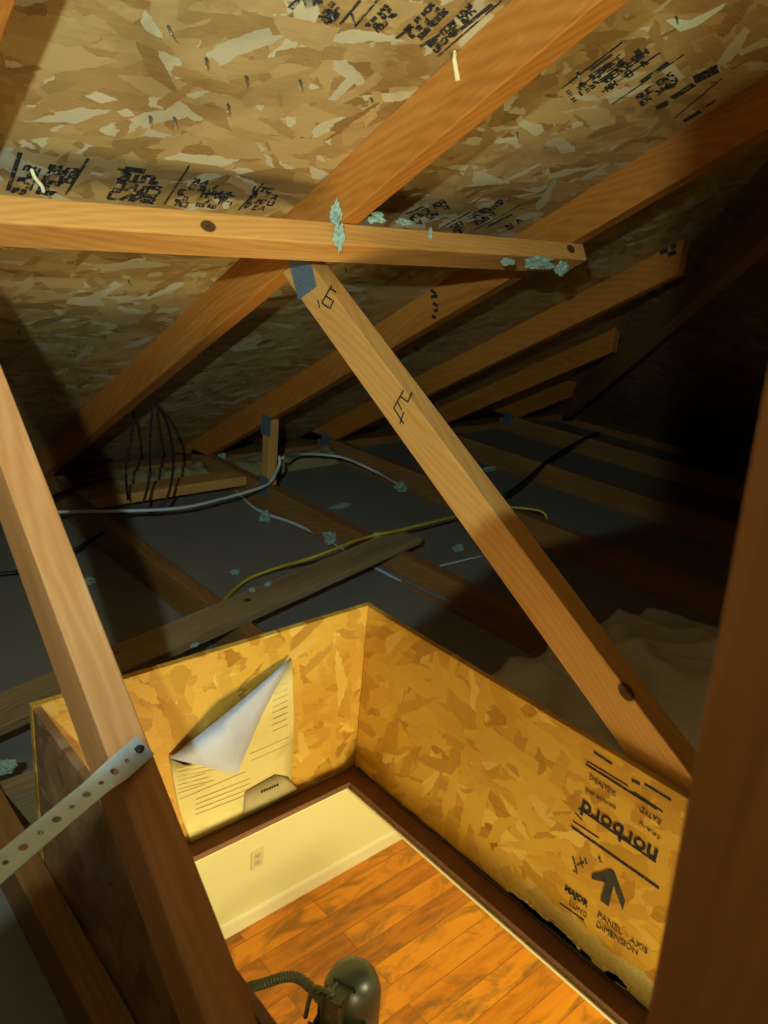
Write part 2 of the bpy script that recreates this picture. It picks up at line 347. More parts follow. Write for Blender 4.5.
# stamps on web / rafter
def strokes(name, parent, X, segs, w, m=INKS, off=.0007):
    """pixel strokes thrown onto plane x=X"""
    bm = bmesh.new(); o = on(0, *segs[0][0], X)
    for a, b in segs:
        pa, pb = on(0, *a, X), on(0, *b, X); d = (pb - pa); L = d.length; d.normalize(); n = V((1, 0, 0)).cross(d) * w / 2
        q = [pa - n, pb - n, pb + n, pa + n]; vs = [bm.verts.new(x - o - V((off, 0, 0))) for x in q] ; vt = [bm.verts.new(x - o - V((off - .0004, 0, 0))) for x in q]
        bm.faces.new(vs); bm.faces.new(vt[::-1])
        for i in range(4): j = (i + 1) % 4; bm.faces.new((vs[i], vt[i], vt[j], vs[j]))
    return link(name, bm, m, parent, Matrix.Translation(o))
strokes('stamp', br, .838, [((332, 285), (322, 303)), ((322, 303), (329, 308)), ((326, 296), (332, 300)), ((330, 288), (336, 292)), ((334, 300), (330, 309)), ((318, 300), (320, 308))], .003)
strokes('stamp', br, .838, [((404, 390), (394, 408)), ((394, 408), (404, 424)), ((400, 396), (408, 402)), ((408, 402), (412, 392)), ((398, 402), (402, 410)), ((404, 412), (400, 424))], .0025)
rf2 = [c for c in T2.children if c.name.startswith('top_chord')][0]
strokes('stamp', rf2, 1.448, [((427, 284), (434, 283)), ((431, 290), (436, 294)), ((431, 297), (438, 296)), ((433, 303), (438, 306)), ((434, 311), (438, 310)), ((436, 318), (432, 316))], .008)
rf3 = [c for c in T3.children if c.name.startswith('top_chord')][0]
strokes('stamp', rf3, 2.058, [((660, 253), (668, 250)), ((668, 255), (676, 252)), ((671, 248), (676, 245))], .012)
rf1 = [c for c in T1.children if c.name.startswith('top_chord')][0]
# pale splinter on rafter
bm = bmesh.new(); pa, pb = on(0, 456, 41, .838), on(0, 459, 81, .838)
add_tube(bm, [(0, 0, 0), (pb - pa) * .5 + V((-.004, 0, 0)), (pb - pa)], [.0008, .003, .0032], 6); tag(link('splinter', bm, plain('pale_splinter', srgb(235, 215, 160), .7), rf1, Matrix.Translation(pa + V((-.002, 0, 0)))), 'pale splinter')
# hip rafter
e0 = V((hx(2.45), 2.45, RI - RS * 2.45)); e1 = V((hx(-1.3), -1.3, RI - RS * -1.3))
hd = (e1 - e0).normalized()
hip = beam('hip_rafter', e0 + V((.035, -.035, -.01)), e1 + V((.035, -.035, -.01)), .038, .10, W_chord, None, (0, 0, 1)); tag(hip, 'dim sloping hip rafter in the dark corner behind the cut rafter ends', 'rafter')
# ------------------------------------------------------------------ horizontal board nailed under the rafters
sl_a = math.atan(RS)
def onunder(x, y): v = ray(x, y); t = (RI - RS * EYE.y - EYE.z) / (v.z + RS * v.y); return EYE + v * t
uR, uL = onunder(583, 243), onunder(0, 193); yT1 = uR.y; yT0 = uL.y + (uL.y - uR.y) * (uL.x - .268) / (uR.x - uL.x)
TL, TR = V((.268, yT0, rz(yT0) - .0005)), V((uR.x + .001, yT1, rz(yT1) - .0005))
nn = V((0, -math.cos(sl_a), math.sin(sl_a)));  # upslope
dn = V((0, -math.sin(sl_a), -math.cos(sl_a)))  # away from the roof
cen = lambda P: P - nn * .032 + dn * .019
purlin = beam('lateral_board', cen(TL), cen(TR), .064, .038, W_pur, None, -dn, .003)
tag(purlin, 'pale horizontal board across the underside of the rafters, knot at its left half', 'board')
# blocking between trusses under the eave
bk = box('blocking', (.8775, 2.31, .055), (1.4465, 2.399, .089), W_web); tag(bk, 'orange wooden block set between two trusses far left under the eave', 'block')
# plank on the joists
f0, f1 = on(2, 396, 529, .108), on(2, 200, 610, .108)
n0 = on(2, 410, 541, .108); d = (f0 - f1).normalized(); nrm = d.cross(V((0, 0, 1)))
far_end = f0; near_w = .095; L = (f0.x - .06) / d.x
c1 = f0 + nrm * near_w / 2; c0 = c1 - d * L
plank = beam('plank', V((c0.x, c0.y, .099)), V((c1.x, c1.y, .099)), near_w, .019, W_plank, None, (0, 0, 1), .002)
tag(plank, 'weathered greyish plank lying across the ceiling joists behind the hatch box', 'plank')
# short blocks left behind the hatch box
b1 = box('blocking', (.268, 1.10, .0005), (.836, 1.138, .070), W_plank); tag(b1, 'short wooden block low behind the left end of the hatch box', 'block')
# ------------------------------------------------------------------ hatch box
hatch = thing('hatch_box', (.552, .235, 0), 'yellow-lit strand board box rising around the open attic hatch', 'hatch')
ZB, ZT = .0, .33
pb_ = box('board_panel', (.2665, .9185, ZB), (.8375, .9295, ZT), OSB_back, hatch, .0012); tag(pb_, 'far panel of the box, with the paper on it')
pr_ = box('board_panel', (.826, -.445, ZB), (.837, .9175, ZT - .001), OSB_right, hatch, .0012); tag(pr_, 'long right panel with upside-down black printing')
pl_ = box('board_panel', (.2675, -.445, ZB), (.2785, .9175, ZT - .002), OSB_left, hatch, .0012); tag(pl_, 'left panel seen from its dark stained outside')
box('board_panel', (.2675, -.457, ZB), (.8365, -.446, ZT), OSB_back, hatch, .0012)
# headers that carry the short sides
hb1 = box('header_joist', (.2665, .9305, .0005), (.8375, .968, .0885), W_plank, hatch)
box('header_joist', (.2665, -.497, .0005), (.8375, -.459, .0885), W_plank, hatch)
# brown ledge and white edge below
led = [((.2670, .886, -.0125), (.8370, .9285, -.0005)), ((.790, -.455, -.0125), (.8370, .8855, -.0005)), ((.2670, -.455, -.0125), (.300, .8855, -.0005)), ((.3005, -.455, -.0125), (.7895, -.42, -.0005))]
for lo, hi in led: box('ledge', lo, hi, W_trim, hatch, .001)
for lo, hi in [((.2670, .891, -.019), (.8370, .9285, -.013)), ((.787, -.455, -.019), (.8370, .8905, -.013)), ((.2670, -.455, -.019), (.303, .8905, -.013)), ((.3035, -.455, -.019), (.7865, -.417, -.013))]:
    box('edge_moulding', lo, hi, WHITE, hatch, .001)
# caulk / dark debris line at panel foot
bm = bmesh.new(); add_tube(bm, [V((0, -y, 0)) + V((random.uniform(-.003, .001), 0, random.uniform(0, .002))) for y in [i * .025 for i in range(49)]], [random.uniform(.0015, .0042) for _ in range(49)], 6)
link('caulk_bead', bm, plain('grey_caulk', srgb(70, 60, 46), .9, vary=.5, sc=90), hatch, Matrix.Translation(V((.825, .905, .001))))
bm = bmesh.new(); add_tube(bm, [V((x, 0, 0)) for x in [i * .025 for i in range(22)]], [random.uniform(.001, .003) for _ in range(22)], 6)
link('caulk_bead', bm, plain('pale_caulk', srgb(150, 145, 120), .9, vary=.4, sc=90), hatch, Matrix.Translation(V((.285, .917, .001))))
# ragged fibres torn along the right panel foot
bm = bmesh.new()
for i in range(90):
    y = random.uniform(-.05, .55); s = random.uniform(.006, .018)
    add_box(bm, (0, y, random.uniform(.003, .012)), (.0016, s * 1.6, s * .7), Matrix.Rotation(random.uniform(-.5, .5), 3, 'X'))
link('torn_strand', bm, plain('torn_pale_strand', srgb(214, 202, 140), .9, vary=.3, sc=70), pr_, WORLD[pr_.name] @ Matrix.Translation(V((-.0062, -.236, -.165))))['kind'] = 'stuff'
# printing on the right panel
def text_mesh(body, size, x_scale=1.0, offset=.0):
    cu = bpy.data.curves.new('lettering', 'FONT'); cu.body = body; cu.size = size; cu.align_x = 'CENTER'; cu.align_y = 'CENTER'; cu.extrude = .0003; cu.offset = offset; cu.resolution_u = 3
    o = bpy.data.objects.new('lettering', cu); COL.objects.link(o); dg = bpy.context.evaluated_depsgraph_get(); dg.update(); me = bpy.data.meshes.new_from_object(o.evaluated_get(dg))
    bm = bmesh.new(); bm.from_mesh(me); bpy.data.objects.remove(o); bpy.data.curves.remove(cu); bpy.data.meshes.remove(me)
    for v in bm.verts: v.co.x *= x_scale
    return bm
def panel_text(body, px, size, flip, m=INK, xs=1.0, tilt=0, offset=0, name='printed_lettering'):
    c = on(0, *px, .826); x = V((0, 1, 0)) if flip else V((0, -1, 0))
    fr = frame(V((.8253, c.y, c.z)), x, (-1, 0, 0)) @ Matrix.Rotation(tilt, 4, 'Z')
    return link(name, text_mesh(body, size, xs, offset), m, pr_, fr)
def panel_bars(bars, m=INK):
    for (a, b, w) in bars:
        bm = bmesh.new(); pa, pb2 = on(0, *a, .826), on(0, *b, .826); L = (pb2 - pa).length; c = (pa + pb2) / 2; ang = math.atan2(pb2.z - pa.z, pb2.y - pa.y)
        add_box(bm, (0, 0, 0), (.0005, L, w), Matrix.Rotation(ang, 3, 'X')); link('printed_rule', bm, m, pr_, Matrix.Translation(V((.8256, c.y, c.z))))
panel_bars([((586, 764), (657, 809), .003), ((587, 761), (628, 786), .0016), ((634, 792), (663, 812), .0016), ((579, 808), (656, 862), .003), ((573, 821), (599, 838), .002), ((571, 826), (659, 888), .004), ((560, 903), (584, 920), .0022),
            ((594, 752), (612, 764), .003), ((645, 784), (671, 800), .003), ((575, 812), (582, 820), .002), ((632, 780), (640, 784), .004)])
def panel_fit(body, a, b, size, flip, m=INK, offset=0):
    bm = text_mesh(body, size, 1, offset); xs_ = [v.co.x for v in bm.verts]; w0 = max(xs_) - min(xs_)
    pa, pb2 = on(0, *a, .826), on(0, *b, .826); L = (pb2 - pa).length; c = (pa + pb2) / 2
    for v in bm.verts: v.co.x *= L / w0
    d = (pb2 - pa) * (-1 if flip else 1); fr = frame(V((.8253, c.y, c.z)), d, (-1, 0, 0))
    return link('printed_lettering', bm, m, pr_, fr)
panel_fit('norbord', (582, 806), (657, 857), .034, True, INK, .0006)
panel_fit('SHEATHING', (590, 776), (616, 794), .012, True, INKF)
panel_fit('RATED', (640, 808), (661, 822), .012, True, INKF)
panel_fit('EXPOSURE', (586, 789), (616, 808), .007, True, INKF)
panel_fit('SPAN', (640, 822), (660, 838), .007, True, INKF)
panel_fit('MAJOR', (565, 887), (588, 905), .014, False, INK, .0006)
panel_fit('LONG', (570, 903), (587, 916), .013, False, INKF)
panel_fit('PANEL', (598, 914), (622, 932), .015, False, INKF)
panel_fit('AXIS', (630, 939), (648, 952), .013, False, INKF)
panel_fit('DIMENSION', (597, 924), (638, 953), .014, False, INKF)
panel_bars([((573, 856), (577, 872), .003), ((577, 866), (584, 862), .003), ((585, 858), (587, 864), .003), ((573, 870), (578, 874), .002), ((599, 856), (601, 862), .004), ((580, 857), (583, 868), .002)], INKF)
# arrow
bm = bmesh.new(); arrow = [(-.022, -.004), (-.004, .026), (.004, .027), (.024, -.006), (.024, -.017), (.020, -.016), (.006, .010), (.006, -.030), (-.007, -.030), (-.007, .006), (-.022, .0)]
arrow = [(-.026, .000), (-.003, .026), (.004, .026), (.026, -.004), (.026, -.020), (.007, .006), (.006, -.030), (-.007, -.030), (-.006, .002), (-.026, .008 - .016)]
vs = [bm.verts.new((x, y, 0)) for x, y in arrow]; f = bm.faces.new(vs); r = bmesh.ops.extrude_face_region(bm, geom=[f]); [setattr(v, 'co', v.co + V((0, 0, .0004))) for v in r['geom'] if isinstance(v, bmesh.types.BMVert)]
c = on(0, 609, 886, .826); link('printed_arrow', bm, ink('stamp_arrow', (.03, .03, .025), .6, 90), pr_, frame(V((.8253, c.y, c.z)), (0, -1, 0), (-1, 0, 0)))
# ink streaks on the dark outside of the left panel
bm = bmesh.new()
for i in range(26):
    y = random.uniform(.28, .52); z = random.uniform(.12, .26) - (y - .4) * .1; s = random.uniform(.012, .05)
    add_box(bm, (.2671, y, z), (.0006, random.uniform(.004, .011), s), Matrix.Rotation(random.uniform(.1, .4), 3, 'X'))
link('ink_streak', bm, INK, pl_, Matrix.Identity(4))['kind'] = 'stuff'
# ------------------------------------------------------------------ paper on the far panel
YP = .9185
paper_m, nt, b_, _o = newmat('cream_notice_paper'); g = G(nt); tc = g.n('TexCoord'); v = tc.outputs['Object']
n, _ = g.noise(v, 9, 4, .6); cc = g.mix(n, srgb(205, 190, 120), srgb(238, 226, 160)); g.l(cc, b_.inputs['Base Color']); b_.inputs['Roughness'].default_value = .8; g.l(g.bump(n, .5, .004), b_.inputs['Normal'])
fold_m = plain('white_paper_torch_tint', srgb(190, 200, 226), .7, vary=.12, sc=18)  # white paper; the cold torchlight on it is put into the base colour
sheet = thing('paper_notice', (on(1, 232, 770, YP).x, YP, .02), 'cream printed paper with its top corner folded over on the far hatch panel', 'paper')
def wallpts(pxs, off): return [on(1, x, y, YP - off) for x, y in pxs]
def poly_sheet(name, pts, off_fn, m, parent, thick=.0006, sub=3):
    bm = bmesh.new(); c = sum(pts, V()) / len(pts); vs = [bm.verts.new(p - c) for p in pts]; bm.faces.new(vs); bmesh.ops.triangulate(bm, faces=bm.faces[:])
    bmesh.ops.subdivide_edges(bm, edges=bm.edges[:], cuts=sub, use_grid_fill=True)
    for v in bm.verts: v.co.y -= off_fn(v.co + c)
    r = bmesh.ops.extrude_face_region(bm, geom=bm.faces[:])
    for v in r['geom']:
        if isinstance(v, bmesh.types.BMVert): v.co.y -= thick
    return link(name, bm, m, parent, Matrix.Translation(c), True)
main = wallpts([(169, 758), (183, 764), (236, 775), (258, 715), (273, 677), (280, 672), (291, 659), (294, 705), (293, 740), (290, 792), (240, 820), (191, 843), (178, 806)], .002)
ps = poly_sheet('sheet', main, lambda p: .0012 + .0012 * noise.noise(p * 14), paper_m, sheet)
fp = [on(1, 169, 758, YP - .004), on(1, 291, 658, YP - .006), on(1, 262, 714, YP - .012), on(1, 237, 774, YP - .03)]
c_in = on(1, 222, 722, YP - .028)
bm = bmesh.new(); cc0 = fp[0]; vv = [bm.verts.new(p - cc0) for p in fp]; ci = bm.verts.new(c_in - cc0)
for i in range(4): bm.faces.new((vv[i], vv[(i + 1) % 4], ci))
bmesh.ops.subdivide_edges(bm, edges=bm.edges[:], cuts=3, use_grid_fill=True, smooth=.4)
r = bmesh.ops.extrude_face_region(bm, geom=bm.faces[:])
for v in r['geom']:
    if isinstance(v, bmesh.types.BMVert): v.co.y -= .0006
tag(link('folded_corner', bm, fold_m, sheet, Matrix.Translation(cc0), True), 'white folded corner tinted torchlit blue')
# print lines on paper
bm = bmesh.new()
def pline(a, b, w, off=.0042):
    pa, pb2 = on(1, *a, YP - off), on(1, *b, YP - off); cc = (pa + pb2) / 2; L = (pb2 - pa).length
    add_box(bm, (cc.x, cc.y, cc.z), (L, .0003, w), Matrix.Rotation(-math.atan2(pb2.z - pa.z, pb2.x - pa.x), 3, 'Y'))
for k in range(7): pline((176 + k * .3, 770 + k * 4), (206 + (k % 3) * 4, 763 + k * 3.6), .0022)
pline((180, 800), (246, 772), .002); pline((250, 755), (289, 738), .0035); pline((252, 761), (289, 745), .0025)
for k in range(8): pline((272 + (k % 2), 690 + k * 6), (288, 683 + k * 6), .002)
for k in range(4): pline((196, 800 + k * 5), (250, 779 + k * 5), .0012)
link('printed_line', bm, plain('faint_print', srgb(222, 208, 146), .9), ps, Matrix.Identity(4))
lb = wallpts([(245, 792), (275, 775), (288, 777), (297, 789), (262, 808), (243, 817)], .005)
lab = poly_sheet('sticker', lb, lambda p: .0, plain('grey_sticker', srgb(182, 168, 124), .6, vary=.15, sc=30), sheet, sub=1); tag(lab, 'small greyish sticker')
bm = bmesh.new()
for k in range(7): pline((261 + k * 2.6, 792 - k * 1.1), (263 + k * 2.6, 791.1 - k * 1.1), .005, .0062)
link('sticker_print', bm, INKS, lab, Matrix.Identity(4))
# ------------------------------------------------------------------ perforated strap on the stud
s0 = on(0, 137, 752, .247); n_st = V((-.25, -.75, .6))
r0, r1 = ray(139, 751), ray(-60, 925)
# on stud top-edge plane: point + in front
pS = None
du = V((0, a0.y - b0.y, a0.z - b0.z)).normalized(); nst = V((0, -du.z, du.y))       # outward normal of the stud's upper edge
t = (b0 - EYE).dot(nst) / r0.dot(nst); pS = EYE + r0 * t + nst * .0015
pE = EYE + r1 * (pS - EYE).length / r1.length * .86
ax = (pE - pS); L = ax.length; ax.normalize()
fr = frame(pS + nst * .0005, ax, V((-.1, -.1, 1)))
zl = fr.to_3x3().inverted() @ nst; TW = math.atan2(-zl.y, zl.z)
bm = bmesh.new(); cell = .0168; W = .0118; ncell = int(L / cell); x = -.008
def quadstrip(x0, x1, hr):
    cx = (x0 + x1) / 2; N = 12; outer = []; inner = []
    for k in range(N):
        a = 2 * math.pi * (k + .5) / N; ca, sa = math.cos(a), math.sin(a); h = (x1 - x0) / 2
        s = min(h / abs(ca) if abs(ca) > 1e-6 else 9, W / abs(sa) if abs(sa) > 1e-6 else 9)
        outer.append((cx + ca * s, sa * s)); inner.append((cx + ca * hr, sa * hr))
    corners = {2: None}
    vo_t = [bm.verts.new((p[0], p[1], .0008)) for p in outer]; vi_t = [bm.verts.new((p[0], p[1], .0008)) for p in inner]
    vo_b = [bm.verts.new((p[0], p[1], 0)) for p in outer]; vi_b = [bm.verts.new((p[0], p[1], 0)) for p in inner]
    h = (x1 - x0) / 2
    for k in range(N):
        j = (k + 1) % N
        bm.faces.new((vo_t[k], vo_t[j], vi_t[j], vi_t[k])); bm.faces.new((vo_b[j], vo_b[k], vi_b[k], vi_b[j])); bm.faces.new((vi_t[k], vi_t[j], vi_b[j], vi_b[k])); bm.faces.new((vo_t[j], vo_t[k], vo_b[k], vo_b[j]))
    for sx in (-1, 1):
        for sy in (-1, 1):   # corner triangles
            cs = [p for p in range(N) if (outer[p][0] - cx) * sx > 0 and outer[p][1] * sy > 0]
            cs.sort(key=lambda p: math.atan2(abs(outer[p][1]), abs(outer[p][0] - cx)))
            # pair whose one lies on side x, other on side y
            for q in range(len(cs) - 1):
                a, b2 = cs[q], cs[q + 1]
                if abs(abs(outer[a][0] - cx) - h) < 1e-6 and abs(abs(outer[b2][1]) - W) < 1e-6 and abs(abs(outer[b2][0] - cx) - h) > 1e-6:
                    for z, va in ((.0008, vo_t), (0, vo_b)):
                        cv = bm.verts.new((cx + sx * h, sy * W, z)); bm.faces.new((va[a], va[b2], cv))
i = 0
while x < L:
    quadstrip(x, x + cell * (1 if 1 else 1), .0036 if i % 2 == 0 else .0024); x += cell; i += 1
for v in bm.verts:
    v.co.z += .004 * math.sin(v.co.x * 9) ** 2 * (1 if v.co.x > .03 else 0)
    k_ = 1 - min(1, max(0, (v.co.x - .012) / .05)); v.co = Matrix.Rotation(TW * k_ * k_ * (3 - 2 * k_), 3, 'X') @ v.co
bmesh.ops.remove_doubles(bm, verts=bm.verts[:], dist=1e-5)
strap = link('perforated_strap', bm, METAL, None, fr); tag(strap, 'galvanised strap tinted torchlit blue, with punched holes nailed to the leaning stud', 'strap')
bm = bmesh.new(); add_tube(bm, [V((0, 0, -.01)), V((0, 0, .0012))], .0015, 8); add_tube(bm, [V((0, 0, .0012)), V((0, 0, .003))], .0044, 12)
link('nail', bm, plain('dark_nail', srgb(60, 62, 66), .5, .5), strap, fr @ Matrix.Translation(V((.0004, 0, 0))), True)
# ------------------------------------------------------------------ cables
jt = .0895
def onz(x, y, z): return on(2, x, y, z)
cable('cable', [onz(-25, 520, .15), onz(0, 517, .15), onz(60, 512, .14), onz(120, 511, .13), onz(180, 508, .12), onz(225, 498, .11), onz(262, 487, .12), on(0, 272, 480, 1.43), on(0, 279, 466, 1.43), on(0, 276, 455, 1.44) + V((0, -.02, 0))], .0048, WHT, 'long white cable strung across the joists from the left edge to the short upright', group='cables over the joists')
cable('cable', [on(0, 278, 456, 1.43) + V((0, -.025, .0)), on(2, 300, 454, .14), onz(340, 457, .115), onz(372, 470, .1), onz(400, 485, .01), onz(430, 499, .006)], .0048, WHT, 'pale bluish cable arching right from the short upright', group='cables over the joists')
pth = [(225, 478), (245, 500), (262, 512), (290, 522), (315, 533), (340, 547), (352, 556)]
cable('cable', [onz(x, y, .012) for x, y in pth] + [onz(x, y, .01) for x, y in [(372, 566), (400, 580), (440, 595), (490, 618), (520, 634), (550, 650)]], .0048, WHT, 'whitish cable passing under the plank and on behind the right panel', group='cables over the joists')
cable('cable', [onz(x, y, .024) for x, y in [(262, 492), (285, 507), (305, 522), (332, 540), (350, 549)]] + [onz(x, y, .024) for x, y in [(378, 565), (410, 583), (450, 602), (500, 622), (545, 643)]], .005, GRC, 'grey cable running beside the whitish one under the plank', group='cables over the joists')
cable('cable', [onz(x, y, z) for x, y, z in [(218, 608, .02), (232, 592, .02), (250, 578, .03), (280, 567, .06), (305, 560, .1), (332, 550, .122), (352, 542, .124)]] + [onz(x, y, z) for x, y, z in [(368, 537, .118), (385, 533, .124), (400, 530, .12), (440, 520, .12), (465, 514, .11), (500, 508, .1), (520, 508, .1), (540, 511, .1), (547, 518, .08), (545, 528, .02)]], .0045, YEL, 'yellow cable curving over the plank and behind the diagonal brace', group='cables over the joists')
def hang(pxs, y0, lab, m=BLK, r=.004): cable('cable', [on(1, x, y, y0) for x, y in pxs], r, m, lab, group='black cables hanging from the rafter')
hang([(153, 404), (151, 425), (150, 450), (150, 470), (147, 490), (143, 503)], 2.1, 'dark cable hanging straight from the rafter, leftmost of the hanging loops', BLK, .004)
hang([(157, 405), (166, 420), (172, 445), (173, 470), (168, 495), (158, 510), (148, 512)], 2.08, 'black cable loop bulging right below the rafter')
hang([(134, 412), (131, 440), (126, 470), (128, 500)], 2.2, 'black cable hanging in shade nearest the dark shadow')
cable('cable', [onz(45, 500, .13), onz(66, 492, .13), onz(88, 484, .13), onz(110, 478, .12)], .007, BLK, 'short black cable under the low end of the near rafter', group='cables over the joists')
cable('cable', [onz(-20, 575, .02), onz(20, 572, .02), onz(50, 563, .02), onz(75, 550, .05), onz(104, 532, .1)], .006, BLK, 'dark cable curling over the joist left of the shadow', group='cables over the joists')
cable('cable', [onz(440, 566, .012), onz(460, 561, .012), onz(482, 556, .012)], .003, WHT, 'thin short whitish wire lying left of the diagonal brace', group='cables over the joists')
cable('cable', [onz(x, y, .095) for x, y in [(598, 433), (580, 441), (552, 458), (525, 481), (505, 496)]], .008, BLK, 'dark cable crossing the far joists at right', group='cables over the joists')
# ------------------------------------------------------------------ insulation tufts
def tuft(p, s, label, stretch=(1, 1, 1), seed=0, group='tufts of pale insulation'):
    bm = bmesh.new(); bmesh.ops.create_icosphere(bm, subdivisions=4, radius=1)
    for v in bm.verts:
        n1 = noise.noise(v.co * 1.6 + V((seed, 0, 0))); n2 = noise.noise(v.co * 5 + V((seed, 3, 0))); k = 1 + .6 * n1 + .45 * n2 + .35 * noise.noise(v.co * 11 + V((seed, 9, 2)))
        v.co = V((v.co.x * s * stretch[0], v.co.y * s * stretch[1], v.co.z * s * stretch[2])) * max(.25, k)
    o = link('insulation_tuft', bm, FLUFF, None, Matrix.Translation(p)); tag(o, label, 'insulation', group); return o
def onpur(x, y, o=.0):   # on the near edge face of the lateral board
    ny = V((0, -math.cos(sl_a), math.sin(sl_a))); v = ray(x, y); P0 = (TL + TR) / 2 + nn * o; t = (P0 - EYE).dot(ny) / v.dot(ny); return EYE + v * t
tuft(onpur(336, 214, .004), .010, 'pale tuft sitting on the horizontal board above the brace', (.8, .7, 1.5), 1)
tuft(onpur(339, 236, .004), .009, 'pale tuft clinging to the face of the board where the brace meets it', (.9, .6, 2.0), 2)
tuft(onpur(375, 217, .004), .010, 'low pale tuft on the board between rafter and white streak', (1.9, .8, .8), 3)
tuft(onpur(404, 222, .004), .007, 'small low tuft on the board right of the near rafter', (2.2, .8, .6), 4)
tuft(onpur(430, 236, .004), .005, 'narrow upright tuft on the middle of the board', (.6, .5, 2.6), 5)
tuft(onpur(540, 263, .016), .016, 'bluish tuft under the cut end of the board', (2.4, .7, .7), 6)
tuft(onpur(562, 268, .016), .010, 'little tuft hanging at the cut end of the board', (1.4, .7, 1.1), 8)
tuft(onpur(508, 262, .012), .009, 'flat tuft on the board left of its cut end', (1.8, .6, .7), 9)
tuft(onz(335, 537, .03), .03, 'pale tuft at the left end of the plank beside the cables', (1.1, .9, .8), 10)
tuft(onz(265, 517, .015), .022, 'tuft on the cable left of the larger one by the plank', (.7, .7, .9), 11)
tuft(onz(340, 506, .006), .02, 'flat scrap of insulation on the board beyond the plank', (2.2, .6, .3), 12)
tuft(onz(90, 581, .008), .012, 'small scrap on the ceiling board right of the leaning stud', (1, 1, .7), 13)
tuft(onz(235, 572, .006), .009, 'tiny scrap on the ceiling board left of the yellow cable', (1.3, 1, .6), 14)
tuft(onz(205, 482, .02), .026, 'dim flat tuft beside the far block', (2.2, 1, .5), 15)
tuft(onz(212, 457, .05), .04, 'whitish tuft under the low end of the second rafter', (1.1, .8, .9), 16)
tuft(onz(252, 590, .112), .006, 'pale crumb on the left of the plank top', (1.2, 1, .7), 17)
tuft(onz(268, 584, .112), .006, 'pale crumb on the middle of the plank top', (1.2, 1, .7), 18)
tuft(onz(378, 535, .112), .010, 'dusty crumb at the far end of the plank top', (1.6, 1, .6), 19)
tuft(onz(402, 488, .01), .022, 'scrap of insulation at the right end of the arching pale cable', (1.4, .9, .7), 31)
tuft(onz(490, 469, .008), .02, 'scrap behind the brace near the far joists', (1.8, .7, .5), 20)
tuft(onz(452, 466, .008), .016, 'scrap left of the brace near the far joists', (1.8, .7, .5), 21)
tuft(onz(458, 548, .01), .014, 'scrap on the ceiling board left of the brace', (1.3, .9, .6), 22)
tuft(onz(195, 645, .112), .005, 'pale crumb where the plank passes behind the hatch box', (1.6, .8, .6), 23)
tuft(onz(2, 768, .094), .012, 'bluish tuft at the left edge of the picture', (1.6, 1, .7), 24)
# batts in the eave
def batt(x0, x1, y, label, z=.03):
    bm = bmesh.new(); bmesh.ops.create_grid(bm, x_segments=24, y_segments=10, size=.5)
    for v in bm.verts:
        q = V((v.co.x * (x1 - x0), v.co.y * .13, 0)); e = 1 - (abs(v.co.y) * 2) ** 4; v.co = V((q.x, q.y, .05 * max(e, 0) * (1 + .5 * noise.noise(q * 20)))) 
    r = bmesh.ops.extrude_face_region(bm, geom=bm.faces[:])
    for v in r['geom']:
        if isinstance(v, bmesh.types.BMVert): v.co.z = -.002
    tag(link('insulation_batt', bm, plain('eave_batt', srgb(150, 140, 96), .95, vary=.25, sc=60, bump=(.8, .01)), None, Matrix.Translation(V(((x0 + x1) / 2, y, z))), True), label, 'insulation', 'batts in the eave')
batt(.88, 1.44, 2.60, 'beige strip of insulation in the eave behind the orange block', .003)
batt(1.49, 2.05, 2.60, 'dim strip of insulation in the eave beyond the short upright', .003)
# ------------------------------------------------------------------ plastic sheet right of the box
bm = bmesh.new(); bmesh.ops.create_grid(bm, x_segments=90, y_segments=70, size=.5)
def ridge(t, k): return 1 - abs(math.sin(t * k))
for v in bm.verts:
    x = v.co.x * .95 + 1.42; y = v.co.y * 1.1 + .38
    q = V((x, y, 0)); w = noise.noise(q * 2.2) * .5
    bx_ = max(0, 1 - abs(x - 1.40) / .47) ** .6; by = max(0, 1 - max(0, (y - .45)) / .5) ** 1
    h = .04 + bx_ * by * .17 + .05 * ridge(x * .8 - y * 1.0 + w, 9) * bx_ + .02 * ridge(x + y * .6 + w * .5, 17) + .012 * noise.noise(q * 12)
    if y < .6 and x > 1.05: h += .12 * min(1, (.6 - y) / .4) * min(1, (x - 1.05) / .3)
    if abs(x - 1.467) < .06: h = max(h, .115)
    v.co = V((x - 1.42, y - .38, max(h, .012)))
    if x < .9: v.co.z = max(v.co.z, .1)
r = bmesh.ops.extrude_face_region(bm, geom=bm.faces[:])
for v in r['geom']:
    if isinstance(v, bmesh.types.BMVert): v.co.z += .001
sheet_m = plain('dusty_plastic', srgb(205, 200, 188), .45, vary=.2, sc=9, spec=.5)
tag(link('plastic_sheet', bm, sheet_m, None, Matrix.Translation(V((1.42, .38, 0))), True), 'crumpled greyish plastic sheet heaped behind the foot of the diagonal brace', 'sheet')
